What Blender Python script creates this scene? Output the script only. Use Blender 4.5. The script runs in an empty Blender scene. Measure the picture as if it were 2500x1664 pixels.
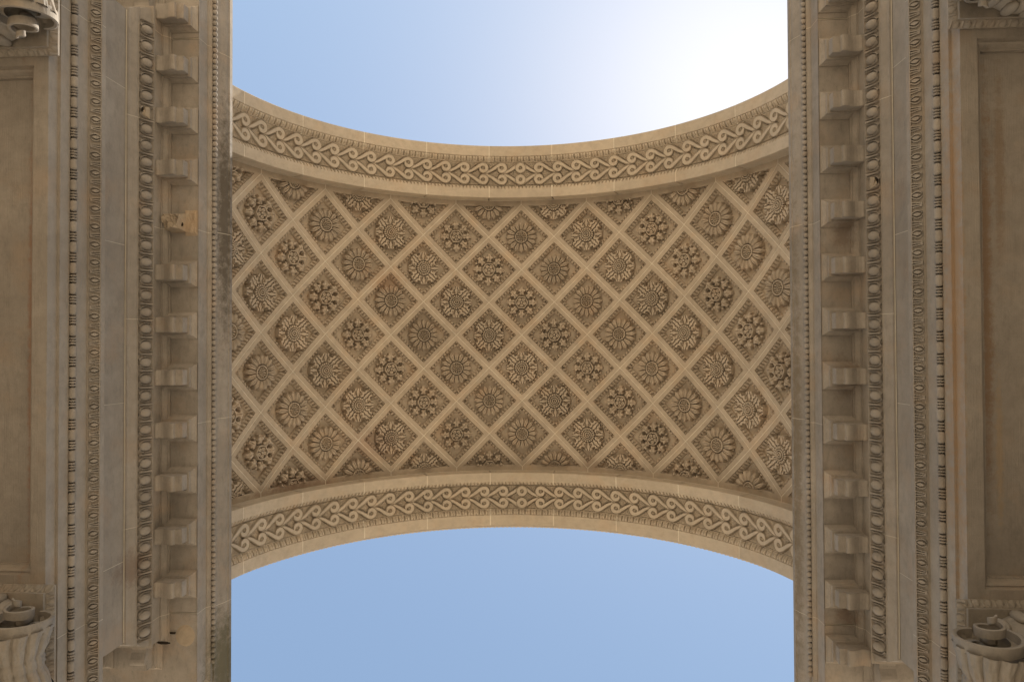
import bpy, bmesh, math, random
import numpy as np
from mathutils import Matrix, Vector

random.seed(7)
rng = np.random.RandomState(11)
scene = bpy.context.scene
COL = scene.collection
PI = math.pi

# ------------------------------------------------------------------ camera, sky, sun, exposure
CAM_H = 1.5
AX = CAM_H + 7.8124                     # height of the vault's axis
R_V = 4.0                               # radius of the coffered vault
DL = PI / 11                            # angular pitch of the coffers


def cam_rot(rx, ry, rz):
    cx, sx, cy, sy, cz, sz = math.cos(rx), math.sin(rx), math.cos(ry), math.sin(ry), math.cos(rz), math.sin(rz)
    Rx = Matrix(((1, 0, 0), (0, cx, -sx), (0, sx, cx)))
    Ry = Matrix(((cy, 0, sy), (0, 1, 0), (-sy, 0, cy)))
    Rz = Matrix(((cz, -sz, 0), (sz, cz, 0), (0, 0, 1)))
    return Rz @ Rx @ Ry


cam_data = bpy.data.cameras.new("camera")
cam = bpy.data.objects.new("camera", cam_data)
COL.objects.link(cam)
Rc = cam_rot(-0.01531297, 0.05589407, -0.00406601)
r0, r1, r2 = Rc[0], Rc[1], Rc[2]
M = Matrix((r0, -r1, -r2)).transposed().to_4x4()
M.translation = Vector((0.4901, 0.2840, CAM_H))
cam.matrix_world = M
cam_data.sensor_width = 36.0
cam_data.lens = 1652.04 / 2500 * 36.0
cam_data.clip_start = 0.05
cam_data.clip_end = 3000
scene.camera = cam

SUN = Vector((0.290, -0.365, 1.0)).normalized()        # towards the sun
sun_el = math.asin(SUN.z)
sun_az = math.atan2(SUN.x, SUN.y)                     # clockwise from +Y
world = bpy.data.worlds.new("World")
scene.world = world
world.use_nodes = True
wn = world.node_tree.nodes
wl = world.node_tree.links
wn.clear()
sky = wn.new("ShaderNodeTexSky")
sky.sky_type = 'NISHITA'
sky.sun_disc = False
sky.sun_elevation = sun_el
sky.sun_rotation = sun_az
sky.air_density = 1.0
sky.dust_density = 0.45
sky.ozone_density = 2.2
bg = wn.new("ShaderNodeBackground")
bg.inputs[1].default_value = 0.095
wo = wn.new("ShaderNodeOutputWorld")
# film-like shoulder on the sky's radiance, the same over the whole dome
SKY_GAIN, SKY_KNEE = 1.60, 1.75
EXPOSURE = 1.4
g1 = wn.new("ShaderNodeVectorMath"); g1.operation = 'SCALE'; g1.inputs["Scale"].default_value = SKY_GAIN
g2 = wn.new("ShaderNodeVectorMath"); g2.operation = 'MULTIPLY_ADD'
k_ = 0.095 * 2 ** EXPOSURE / SKY_KNEE
g2.inputs[1].default_value = (k_, k_, k_); g2.inputs[2].default_value = (1, 1, 1)
g3 = wn.new("ShaderNodeVectorMath"); g3.operation = 'DIVIDE'
wl.new(sky.outputs[0], g1.inputs[0])
wl.new(g1.outputs[0], g2.inputs[0])
wl.new(g1.outputs[0], g3.inputs[0]); wl.new(g2.outputs[0], g3.inputs[1])
wl.new(g3.outputs[0], bg.inputs[0])
wl.new(bg.outputs[0], wo.inputs[0])

sl = bpy.data.lights.new("sun", 'SUN')
sl.energy = 4.0
sl.angle = math.radians(0.5)
sl.color = (1.0, 0.93, 0.82)
so = bpy.data.objects.new("sun", sl)
so.rotation_euler = SUN.to_track_quat('Z', 'Y').to_euler()
so.location = (8, -9, 30)
COL.objects.link(so)

scene.view_settings.view_transform = 'Standard'
scene.view_settings.look = 'None'
scene.view_settings.gamma = 1.0
scene.view_settings.use_curve_mapping = False
scene.view_settings.exposure = EXPOSURE
scene.render.engine = 'CYCLES'
scene.cycles.max_bounces = 8
scene.cycles.diffuse_bounces = 6
scene.cycles.use_denoising = True


# ------------------------------------------------------------------ materials
def stone(name, col, col2=None, rough=0.9, tool=None, stains=None, bump=0.35, vary=0.10, speck=0.35, scale=1.0, patch=0.55, blot=0.0):
    """weathered limestone; tool = 'x','y' or None adds fine parallel tooling; stains = list of (centre, radii, colour, strength)"""
    m = bpy.data.materials.new(name)
    m.use_nodes = True
    nt = m.node_tree
    n, l = nt.nodes, nt.links
    b = n["Principled BSDF"]
    b.inputs["Roughness"].default_value = rough
    b.inputs["Specular IOR Level"].default_value = 0.2
    geo = n.new("ShaderNodeNewGeometry")
    pos = geo.outputs["Position"]
    col2 = col2 or tuple(c * 0.72 for c in col)

    def noise(sc, det=6, rgh=0.6, vec=None):
        t = n.new("ShaderNodeTexNoise")
        t.inputs["Scale"].default_value = sc
        t.inputs["Detail"].default_value = det
        t.inputs["Roughness"].default_value = rgh
        l.new(vec or pos, t.inputs["Vector"])
        return t.outputs["Fac"]

    def ramp(src, a, bb, c0=(0, 0, 0, 1), c1=(1, 1, 1, 1)):
        r = n.new("ShaderNodeValToRGB")
        r.color_ramp.elements[0].position = a
        r.color_ramp.elements[1].position = bb
        r.color_ramp.elements[0].color = c0
        r.color_ramp.elements[1].color = c1
        l.new(src, r.inputs[0])
        return r.outputs[0]

    def mix(fac, c1, c2, mode='MIX'):
        x = n.new("ShaderNodeMix")
        x.data_type = 'RGBA'
        x.blend_type = mode
        for s, v in ((x.inputs[0], fac), (x.inputs[6], c1), (x.inputs[7], c2)):
            if isinstance(v, (int, float)):
                s.default_value = v
            elif isinstance(v, tuple):
                s.default_value = (*v[:3], 1)
            else:
                l.new(v, s)
        return x.outputs[2]

    big = ramp(noise(1.1 * scale, 5, 0.65), 0.36, 0.68)
    c = mix(big, col, col2)
    med = ramp(noise(9 * scale, 7, 0.7), 0.42, 0.72)
    c = mix(med, c, mix(0.5, c, tuple(x * 0.6 for x in col)), 'MIX')
    warm = ramp(noise(2.7 * scale, 4, 0.6), 0.52, 0.75)
    c = mix(warm, c, mix(patch, c, (col[0] * 1.02, col[1] * 0.84, col[2] * 0.68)))
    # fine pits and specks
    sp = ramp(noise(75, 4, 0.75), 0.60, 0.74)
    m1 = n.new("ShaderNodeMath"); m1.operation = 'MULTIPLY'; m1.inputs[1].default_value = speck
    l.new(sp, m1.inputs[0])
    c = mix(m1.outputs[0], c, tuple(x * 0.35 for x in col))
    if blot:
        mpb = n.new("ShaderNodeMapping"); mpb.inputs["Scale"].default_value = (1, 0.35, 1)
        l.new(pos, mpb.inputs["Vector"])
        bl = ramp(noise(16, 9, 0.8, mpb.outputs[0]), 0.50, 0.66)
        m2 = n.new("ShaderNodeMath"); m2.operation = 'MULTIPLY'; m2.inputs[1].default_value = blot
        l.new(bl, m2.inputs[0])
        c = mix(m2.outputs[0], c, tuple(x * 0.42 for x in col))
    # each stone its own tone
    oi = n.new("ShaderNodeObjectInfo")
    mr = n.new("ShaderNodeMapRange")
    mr.inputs[3].default_value = 1 - vary
    mr.inputs[4].default_value = 1 + vary
    l.new(oi.outputs["Random"], mr.inputs[0])
    vv = n.new("ShaderNodeVectorMath"); vv.operation = 'SCALE'
    l.new(c, vv.inputs[0]); l.new(mr.outputs[0], vv.inputs["Scale"])
    c = vv.outputs[0]
    for (ctr, rad, scol, st) in (stains or []):
        sub = n.new("ShaderNodeVectorMath"); sub.operation = 'SUBTRACT'; sub.inputs[1].default_value = ctr
        l.new(pos, sub.inputs[0])
        dv = n.new("ShaderNodeVectorMath"); dv.operation = 'DIVIDE'; dv.inputs[1].default_value = rad
        l.new(sub.outputs[0], dv.inputs[0])
        ln = n.new("ShaderNodeVectorMath"); ln.operation = 'LENGTH'
        l.new(dv.outputs[0], ln.inputs[0])
        nz = noise(11, 10, 0.85)
        ad = n.new("ShaderNodeMath"); ad.operation = 'MULTIPLY_ADD'; ad.inputs[1].default_value = 3.2; ad.inputs[2].default_value = -1.6
        l.new(nz, ad.inputs[0])
        sm = n.new("ShaderNodeMath"); sm.operation = 'ADD'
        l.new(ln.outputs["Value"], sm.inputs[0]); l.new(ad.outputs[0], sm.inputs[1])
        f = n.new("ShaderNodeMapRange")
        f.inputs[1].default_value = 1.0; f.inputs[2].default_value = 0.35
        f.inputs[3].default_value = 0.0; f.inputs[4].default_value = st
        l.new(sm.outputs[0], f.inputs[0])
        c = mix(f.outputs[0], c, scol)
    l.new(c, b.inputs["Base Color"])
    # relief
    h = noise(28, 8, 0.72)
    hh = n.new("ShaderNodeMath"); hh.operation = 'MULTIPLY'; hh.inputs[1].default_value = 1.0
    l.new(h, hh.inputs[0])
    height = hh.outputs[0]
    if tool:
        mp = n.new("ShaderNodeMapping")
        mp.inputs["Scale"].default_value = {'y': (150, 4, 150), 'x': (6, 150, 20)}[tool]
        l.new(pos, mp.inputs["Vector"])
        t = noise(1.0, 2, 0.5, mp.outputs[0])
        a2 = n.new("ShaderNodeMath"); a2.operation = 'MULTIPLY_ADD'; a2.inputs[1].default_value = 0.9
        l.new(t, a2.inputs[0]); l.new(height, a2.inputs[2])
        height = a2.outputs[0]
    bp = n.new("ShaderNodeBump")
    bp.inputs["Strength"].default_value = bump
    bp.inputs["Distance"].default_value = 0.012
    l.new(height, bp.inputs["Height"])
    l.new(bp.outputs[0], b.inputs["Normal"])
    return m


TAN = (0.485, 0.405, 0.315)
def P(x, y, t):
    return (x, y, CAM_H + t)

M_VAULT = stone("vault_limestone", TAN, (0.435, 0.36, 0.278), vary=0.09, patch=0.40, blot=0.10, stains=[
    (P(-3.3, 2.45, 10.0), (0.9, 0.35, 1.1), (0.20, 0.115, 0.075), 0.55),
    (P(-2.4, 1.8, 10.9), (0.5, 0.35, 0.7), (0.28, 0.18, 0.13), 0.4),
    (P(1.2, 2.2, 11.6), (0.2, 0.15, 0.5), (0.28, 0.19, 0.135), 0.4),
    (P(-2.2, -0.9, 11.1), (0.4, 0.25, 0.5), (0.38, 0.24, 0.15), 0.5)])
M_ARCH = stone("arch_limestone", (0.505, 0.428, 0.335), (0.455, 0.385, 0.30), tool='x', vary=0.05, patch=0.30)
M_CARVE = stone("carved_limestone", (0.485, 0.41, 0.32), (0.43, 0.36, 0.278), vary=0.03, patch=0.3)
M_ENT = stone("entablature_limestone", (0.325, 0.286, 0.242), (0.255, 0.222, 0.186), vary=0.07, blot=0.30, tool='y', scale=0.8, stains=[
    (P(3.643, -0.1, 5.46), (0.035, 2.6, 0.16), (0.33, 0.20, 0.10), 0.6),
    (P(3.89, -0.1, 5.44), (0.06, 1.9, 0.2), (0.22, 0.135, 0.075), 0.75),
    (P(4.00, -1.2, 5.47), (0.05, 0.9, 0.2), (0.21, 0.145, 0.09), 0.6),
    (P(3.97, 1.1, 5.47), (0.035, 0.7, 0.2), (0.36, 0.25, 0.14), 0.5),
    (P(-3.62, 2.4, 6.45), (0.10, 0.2, 0.3), (0.13, 0.075, 0.05), 0.45),
    (P(-3.87, 0.2, 5.4), (0.04, 2.2, 0.5), (0.26, 0.13, 0.07), 0.6)])
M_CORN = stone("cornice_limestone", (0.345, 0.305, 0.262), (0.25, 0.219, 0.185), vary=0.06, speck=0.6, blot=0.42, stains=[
    (P(-3.08, -1.2, 7.25), (0.10, 1.5, 0.16), (0.085, 0.068, 0.048), 0.85),
    (P(-3.08, 3.7, 7.25), (0.3, 0.7, 0.3), (0.07, 0.065, 0.03), 0.7),
    (P(3.08, 1.5, 7.28), (0.04, 3.4, 0.12), (0.14, 0.10, 0.05), 0.6),
    (P(3.4, 0.55, 6.88), (0.16, 0.24, 0.2), (0.16, 0.10, 0.06), 0.5),
    (P(3.4, -0.9, 6.88), (0.12, 0.22, 0.2), (0.17, 0.11, 0.07), 0.5),
    (P(3.4, 2.9, 6.88), (0.14, 0.14, 0.2), (0.15, 0.095, 0.06), 0.6)])
M_BREAK = stone("broken_limestone", (0.42, 0.34, 0.25), (0.29, 0.235, 0.175), bump=1.0, speck=0.5)
M_HOLE = stone("painted_hole_shade", (0.03, 0.022, 0.016), (0.02, 0.015, 0.01))  # shade inside the holes painted as near-black colour on flat plugs
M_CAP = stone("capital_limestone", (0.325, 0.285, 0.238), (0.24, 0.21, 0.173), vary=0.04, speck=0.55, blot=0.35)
M_MORT = stone("pale_mortar", (0.72, 0.66, 0.55), (0.62, 0.55, 0.45), vary=0.02, speck=0.1, bump=0.1)
M_MORT2 = stone("grey_mortar", (0.50, 0.45, 0.37), (0.40, 0.35, 0.28), vary=0.02, speck=0.1, bump=0.1)
M_GROUND = stone("pale_paving", (0.49, 0.405, 0.295), (0.43, 0.355, 0.255), vary=0.0, scale=0.2)


# ------------------------------------------------------------------ helpers
def mesh_obj(name, verts, faces, mat, parent=None, smooth=False):
    me = bpy.data.meshes.new(name)
    me.from_pydata([tuple(map(float, v)) for v in verts], [], [tuple(int(i) for i in f) for f in faces])
    me.materials.append(mat)
    if smooth:
        me.polygons.foreach_set("use_smooth", [True] * len(me.polygons))
    me.update()
    o = bpy.data.objects.new(name, me)
    COL.objects.link(o)
    if parent:
        o.parent = parent
    return o


def inst(o, name, parent=None, matrix=None):
    c = bpy.data.objects.new(name, o if isinstance(o, bpy.types.Mesh) else o.data)
    COL.objects.link(c)
    if parent:
        c.parent = parent
    if matrix is not None:
        c.matrix_local = matrix
    return c


def thing(name, label, cat, loc=(0, 0, 0), group=None):
    o = bpy.data.objects.new(name, None)
    o.location = loc
    o.empty_display_size = 0.2
    COL.objects.link(o)
    o["label"] = label
    o["category"] = cat
    if group:
        o["group"] = group
    return o


class MB:
    def __init__(s):
        s.v, s.f = [], []

    def add(s, v, f, flip=False):
        k = len(s.v)
        s.v += [tuple(p) for p in v]
        s.f += [tuple(i + k for i in (reversed(q) if flip else q)) for q in f]

    def grid(s, pts, flip=False, closed_u=False):
        """pts: rows of points"""
        nr, nc = len(pts), len(pts[0])
        v = [p for r in pts for p in r]
        f = []
        for i in range(nr - 1):
            for j in range(nc - 1 + (1 if closed_u else 0)):
                j2 = (j + 1) % nc
                f.append((i * nc + j, i * nc + j2, (i + 1) * nc + j2, (i + 1) * nc + j))
        s.add(v, f, flip)

    def box(s, x0, x1, y0, y1, z0, z1):
        v = [(x, y, z) for x in (x0, x1) for y in (y0, y1) for z in (z0, z1)]
        s.add(v, [(0, 1, 3, 2), (4, 6, 7, 5), (0, 4, 5, 1), (2, 3, 7, 6), (0, 2, 6, 4), (1, 5, 7, 3)])

    def build(s, name, mat, parent=None, smooth=False):
        return mesh_obj(name, s.v, s.f, mat, parent, smooth)


def new_mesh(name, verts, faces, mat, smooth=False):
    me = bpy.data.meshes.new(name)
    me.from_pydata([tuple(map(float, v)) for v in verts], [], [tuple(int(i) for i in f) for f in faces])
    me.materials.append(mat)
    if smooth:
        me.polygons.foreach_set("use_smooth", [True] * len(me.polygons))
    me.update()
    return me


def mirror_mesh(me, name, axis):
    m2 = me.copy()
    m2.name = name
    sc = [1, 1, 1]
    sc[axis] = -1
    m2.transform(Matrix.Diagonal((*sc, 1)))
    m2.flip_normals()
    return m2


def relief(name, X, Y, H, mapf, mat, base=-0.004, smooth=True):
    """height field: X,Y grids (ny,nx), H heights; cells wholly at the base are dropped; mapf(x,y,h)->point arrays"""
    ny, nx = X.shape
    H = np.where(H <= 0, base, H)
    keep = H > base + 1e-6
    idx = -np.ones((ny, nx), int)
    cells = keep[:-1, :-1] | keep[1:, :-1] | keep[:-1, 1:] | keep[1:, 1:]
    use = np.zeros((ny, nx), bool)
    use[:-1, :-1] |= cells; use[1:, :-1] |= cells; use[:-1, 1:] |= cells; use[1:, 1:] |= cells
    idx[use] = np.arange(use.sum())
    px, py, pz = mapf(X[use], Y[use], H[use])
    verts = np.stack([px, py, pz], 1).tolist()
    ii, jj = np.nonzero(cells)
    faces = np.stack([idx[ii, jj], idx[ii, jj + 1], idx[ii + 1, jj + 1], idx[ii + 1, jj]], 1).tolist()
    return new_mesh(name, verts, faces, mat, smooth)


def cyl(s_arc, y, r, Rref):
    """point on the vault: arc length s at radius Rref -> angle; returns vault-local coordinates (axis at origin)"""
    th = s_arc / Rref
    return (r * np.sin(th), y, r * np.cos(th))


# ------------------------------------------------------------------ ground
g = mesh_obj("ground", [(-600, -600, 0), (600, -600, 0), (600, 600, 0), (-600, 600, 0)], [(0, 1, 2, 3)], M_GROUND)
g["kind"] = "structure"

# ------------------------------------------------------------------ coffered vault
vault = thing("coffered_vault", "coffered barrel vault of diamond panels with carved flower rosettes between the two arches", "vault", (0, 0, AX))
U = R_V * DL / 2                        # half diagonal of a coffer, in metres (0.571)
GAP = 0.0065
DEPTH = 0.078


def dmap(u, v, d):
    """u,v metres from the coffer's centre (along arc / along y), d = depth into the vault"""
    th = u / R_V
    r = R_V + d
    return (r * math.sin(th), v, r * math.cos(th))


def border_h(c, along):
    """depth profile of the carved border between c=.822 (opening) and c=.666 (field)"""
    return 0


def coffer_geometry(half=False):
    """nested diamonds; along = position round the edge. Returns verts, faces in coffer-local vault coordinates"""
    NE = 88
    levels = []
    c_out = 1 - GAP / U * 1.4
    for c, d, kind in [(c_out, 0.03, 0), (c_out, 0.0, 0), (0.93, 0, 0), (0.828, 0, 0), (0.825, 0.024, 0), (0.816, 0.024, 0),
                       (0.811, 0.006, 1), (0.788, 0.006, 2), (0.752, 0.014, 3), (0.722, 0.024, 2), (0.698, 0.034, 1),
                       (0.682, 0.044, 0), (0.670, DEPTH, 0), (0.45, DEPTH, 0), (0.22, DEPTH, 0)]:
        ring = []
        for e in range(4):
            a0 = [(1, 0), (0, 1), (-1, 0), (0, -1)][e]
            a1 = [(0, 1), (-1, 0), (0, -1), (1, 0)][e]
            for i in range(NE):
                f = i / NE
                x = (a0[0] * (1 - f) + a1[0] * f) * c * U
                y = (a0[1] * (1 - f) + a1[1] * f) * c * U
                dd = d
                if kind:
                    L = 0.72 * U * 1.414
                    s = (f - 0.5) * L * c / 0.72          # metres along the edge from its middle
                    ph = (s / 0.058) % 1.0
                    a = abs(ph - 0.5) * 2                  # 0 in the middle of a leaf
                    if kind == 1:
                        dd += 0.012 * (a > 0.66)
                    elif kind == 2:
                        dd += 0.032 * (a > 0.70) - 0.016 * max(0, 1 - (a / 0.7) ** 2) + 0.010 * (a < 0.15)
                    else:
                        dd += 0.030 * (a > 0.64) - 0.018 * max(0, 1 - (a / 0.6) ** 2)
                ring.append((x, y, dd))
        levels.append(ring)
    n = 4 * NE
    V = [p for r in levels for p in r] + [(0, 0, DEPTH)]
    F = []
    for i in range(len(levels) - 1):
        for j in range(n):
            F.append((i * n + j, i * n + (j + 1) % n, (i + 1) * n + (j + 1) % n, (i + 1) * n + j))
    k = (len(levels) - 1) * n
    for j in range(n):
        F.append((k + j, k + (j + 1) % n, len(V) - 1))
    return V, F


CUT = 0.025          # the half coffers stop this far short of the flower's centre line


def finish_coffer(V, F, half=0):
    """half = 0 full, +1 keeps v<0 (band edge at +v), -1 keeps v>0"""
    bm = bmesh.new()
    vs = [bm.verts.new(p) for p in V]
    for f in F:
        bm.faces.new([vs[i] for i in f])
    if half:
        cut = -CUT * half
        geom = bm.verts[:] + bm.edges[:] + bm.faces[:]
        r = bmesh.ops.bisect_plane(bm, geom=geom, plane_co=(0, cut, 0), plane_no=(0, half, 0), clear_outer=True)
        edges = [e for e in r['geom_cut'] if isinstance(e, bmesh.types.BMEdge)]
        # wall closing the recess at the cut
        new = bmesh.ops.extrude_edge_only(bm, edges=edges)
        for v in new['geom']:
            if isinstance(v, bmesh.types.BMVert):
                v.co.z = min(v.co.z, 0.0) if v.co.z < 0.001 else 0.0
                v.co.y = cut
        # margin strip up to the transverse arch
        top = (2.35 - 4 * U)
        cols = []
        N = 40
        xs = [-(U - GAP) + 2 * (U - GAP) * i / N for i in range(N + 1)]
        xs = sorted(xs + [-(U - CUT), (U - CUT)])
        lo_v, hi_v = [], []
        for x in xs:
            lo = max(-CUT, -(U - abs(x)) + GAP * 1.4)
            lo_v.append(bm.verts.new((x, lo * half, 0)))
            hi_v.append(bm.verts.new((x, top * half, 0)))
        for i in range(len(xs) - 1):
            bm.faces.new((lo_v[i], lo_v[i + 1], hi_v[i + 1], hi_v[i]))
    for v in bm.verts:
        x, y, d = v.co
        v.co = dmap(x, y, d)
    bmesh.ops.recalc_face_normals(bm, faces=bm.faces[:])
    me = bpy.data.meshes.new("coffer")
    bm.to_mesh(me)
    bm.free()
    # normals must look down (towards the axis)
    s = sum(p.normal.dot(-Vector((p.center.x, 0, p.center.z)).normalized()) * p.area for p in me.polygons)
    if s < 0:
        me.flip_normals()
    me.materials.append(M_VAULT)
    return me


V, F = coffer_geometry()
ME_COFFER = finish_coffer(V, F)
ME_HALF = {1: finish_coffer(V, F, 1), -1: finish_coffer(V, F, -1)}


# --- three rosettes as carved relief; local x along arc, y along the vault, relief hangs towards the axis
def polar_grid(n=190, a=0.29):
    q = np.linspace(-a, a, n)
    X, Y = np.meshgrid(q, q)
    return X, Y, np.hypot(X, Y), np.arctan2(Y, X)


def wrap(a, per):
    return (a + per / 2) % per - per / 2


def bump(d, w, h):
    return h * np.sqrt(np.clip(1 - (d / w) ** 2, 0, 1))


def sunflower():
    X, Y, r, a = polar_grid()
    H = np.zeros_like(r)
    N = 16
    for off, r1, wmax, h in [(0.5, 0.264, 0.024, 0.040), (0.0, 0.272, 0.043, 0.124)]:
        da = wrap(a + off * 2 * PI / N, 2 * PI / N)
        q = (r - 0.085) / (r1 - 0.085)
        qq = np.clip(q, 0, 1)
        w = wmax * np.clip(np.sin(PI * (0.10 + 0.90 * qq) ** 1.25), 0, 1) ** 0.8 + 1e-6
        w = np.minimum(w, r * math.tan(PI / N) * 0.86)
        d = np.abs(r * np.sin(da))
        m = (q > (0.55 if off else 0.20)) & (q < 1) & (d < w)
        body = 0.62 + 0.38 * np.sqrt(np.clip(1 - (d / w) ** 2, 0, 1))
        curl = 0.70 + 0.30 * np.sin(PI * qq * 0.85 + 0.25)
        rib = 1 - 0.16 * np.exp(-(d / 0.0045) ** 2)
        H = np.maximum(H, np.where(m, h * body * curl * rib, 0))
    H = np.where(r < 0.121, 0.0, H)
    H = np.where((r < 0.107) & (r > 0.091), 0.108, H)
    H = np.where(r < 0.091, 0.055, H)
    for rr, cnt, sz, hh in [(0.073, 12, 0.0165, 0.098), (0.043, 8, 0.0145, 0.108), (0.018, 4, 0.011, 0.112)]:
        for k in range(cnt):
            cx, cy = rr * math.cos(2 * PI * k / cnt), rr * math.sin(2 * PI * k / cnt)
            d = np.hypot(X - cx, Y - cy)
            H = np.maximum(H, np.where(d < sz, hh * (0.7 + 0.3 * np.sqrt(np.clip(1 - (d / sz) ** 2, 0, 1))), 0))
    return X, Y, H


def oakflower():
    X, Y, r, a = polar_grid()
    H = np.zeros_like(r)
    for k in range(8):
        an = k * PI / 4 + PI / 2
        x = X * math.cos(an) + Y * math.sin(an)
        y = np.abs(-X * math.sin(an) + Y * math.cos(an))
        q = (x - 0.118) / 0.156
        qq = np.clip(q, 0, 1)
        w = 0.064 * np.clip(np.sin(PI * (0.08 + 0.92 * qq ** 1.2)), 0, 1) ** 0.5
        w = w * (0.76 + 0.26 * np.cos(2 * PI * (qq * 2.3 - 0.30))) + 1e-5
        m = (q > 0) & (q < 1) & (y < w)
        h = (0.092 + 0.020 * np.cos(2 * PI * (qq - 0.55))) * (0.72 + 0.28 * np.sqrt(np.clip(1 - (y / w) ** 2, 0, 1))) * (1 - 0.16 * np.exp(-(y / 0.005) ** 2))
        H = np.maximum(H, np.where(m, h, 0))
        an2 = an + PI / 8
        for rr, sz, hh in [(0.240, 0.0195, 0.075), (0.205, 0.012, 0.06)]:
            d = np.hypot(X - rr * math.cos(an2), Y - rr * math.sin(an2))
            H = np.maximum(H, np.where(d < sz, hh * (0.6 + 0.4 * np.sqrt(np.clip(1 - (d / sz) ** 2, 0, 1))), 0))
    H = np.where(r < 0.128, 0.0, H)
    rim = 0.108 + 0.004 * np.cos(6 * a)
    H = np.where((r < rim), 0.105, H)
    H = np.where(r < rim - 0.016, 0.055, H)
    for k in range(5):
        cx, cy = 0.055 * math.cos(2 * PI * k / 5 + 0.3), 0.055 * math.sin(2 * PI * k / 5 + 0.3)
        d = np.hypot(X - cx, Y - cy)
        H = np.maximum(H, np.where(d < 0.030, 0.085 + bump(d, 0.030, 0.025) - 0.030 * np.exp(-(d / 0.009) ** 2), 0))
    H = np.maximum(H, np.where(r < 0.020, 0.095 + bump(r, 0.020, 0.022), 0))
    return X, Y, H


def acanthus():
    X, Y, r, a = polar_grid()
    H = np.zeros_like(r)
    for off, ro, wa, hh, lob in [(0, 0.272, 0.135, 0.088, 3.0), (PI / 4, 0.284, 0.128, 0.116, 3.4)]:
        for k in range(4):
            an = k * PI / 2 + off
            x = X * math.cos(an) + Y * math.sin(an)
            y = np.abs(-X * math.sin(an) + Y * math.cos(an))
            q = (x - 0.06) / (ro - 0.06)
            qq = np.clip(q, 0, 1)
            w = wa * np.clip(np.sin(PI * (0.1 + 0.9 * qq) ** 1.5), 0, 1) ** 0.42
            w = w * (0.84 + 0.17 * np.cos(2 * PI * qq * lob)) + 1e-5
            m = (q > 0) & (q < 1) & (y < w)
            fl = np.cos(2 * PI * y / w * 1.75) > -0.55
            h = hh * (0.72 + 0.28 * qq ** 1.5) * np.where(fl, 1.0, 0.66) * (0.85 + 0.15 * np.sqrt(np.clip(1 - (y / w) ** 2, 0, 1)))
            H = np.maximum(H, np.where(m, h, 0))
    sc = 0.118 + 0.007 * np.cos(20 * a)
    H = np.where(r < sc + 0.014, 0.010, H)
    H = np.where(r < sc, 0.100, H)
    H = np.where((r < sc) & (r > 0.088) & (np.cos(20 * a) < -0.5), 0.070, H)
    H = np.where(r < 0.086, 0.050, H)
    H = np.where((r < 0.076) & (r > 0.060), 0.108, H)
    H = np.where(r < 0.060, 0.060, H)
    H = np.where((r < 0.044) & (r > 0.028), 0.115, H)
    H = np.where(r < 0.028, 0.065, H)
    H = np.maximum(H, np.where(r < 0.017, 0.085 + bump(r, 0.017, 0.035), 0))
    return X, Y, H


def rosette_mesh(name, fn):
    X, Y, H = fn()
    Rf = R_V + DEPTH

    def mp(x, y, h):
        th = x / Rf
        rr = Rf + 0.004 - h * 1.08
        return rr * np.sin(th), y, rr * np.cos(th)
    return relief(name, X, Y, H, mp, M_VAULT, smooth=False)


def half_mesh(me, half):
    bm = bmesh.new()
    bm.from_mesh(me)
    bmesh.ops.bisect_plane(bm, geom=bm.verts[:] + bm.edges[:] + bm.faces[:], plane_co=(0, -CUT * half, 0), plane_no=(0, half, 0), clear_outer=True)
    m2 = bpy.data.meshes.new(me.name)
    bm.to_mesh(m2)
    bm.free()
    m2.materials.append(M_VAULT)
    return m2


ROS = {3: rosette_mesh("sunflower_rosette", sunflower), 1: rosette_mesh("oak_leaf_rosette", oakflower), 5: rosette_mesh("acanthus_rosette", acanthus)}
for q in ROS.values():
    s = sum(p.normal.z * p.area for p in q.polygons)
    if s > 0:
        q.flip_normals()
HALF = {(t, h): half_mesh(me, h) for t, me in ROS.items() for h in (1, -1)}
RNAME = {3: "sunflower_rosette", 1: "oak_leaf_rosette", 5: "acanthus_rosette"}

for k in range(-10, 11):
    for m in range(-4, 5):
        if (k + m) % 2 == 0:
            continue
        th = k * DL / 2
        y = m * U
        typ = (k - m) % 6
        mt = Matrix.Translation((0, y, 0)) @ Matrix.Rotation(th, 4, 'Y')
        half = 1 if m == 4 else (-1 if m == -4 else 0)
        c = inst(ME_HALF[half] if half else ME_COFFER, "coffer", vault, mt)
        rz = inst(HALF[(typ, half)] if half else ROS[typ], RNAME[typ], c, None if half else Matrix.Rotation(rng.uniform(-0.06, 0.06), 4, 'Z') @ Matrix.Diagonal((rng.uniform(.97, 1.03), rng.uniform(.97, 1.03), rng.uniform(.999, 1.0025), 1)))

# mortar showing in the joints between the coffer stones
mb = MB()
NA = 96
rows = []
for yy in np.linspace(-2.345, 2.345, 3):
    rows.append([(4.005 * math.sin(-PI / 2 + PI * i / NA), yy, 4.005 * math.cos(-PI / 2 + PI * i / NA)) for i in range(NA + 1)])


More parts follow.
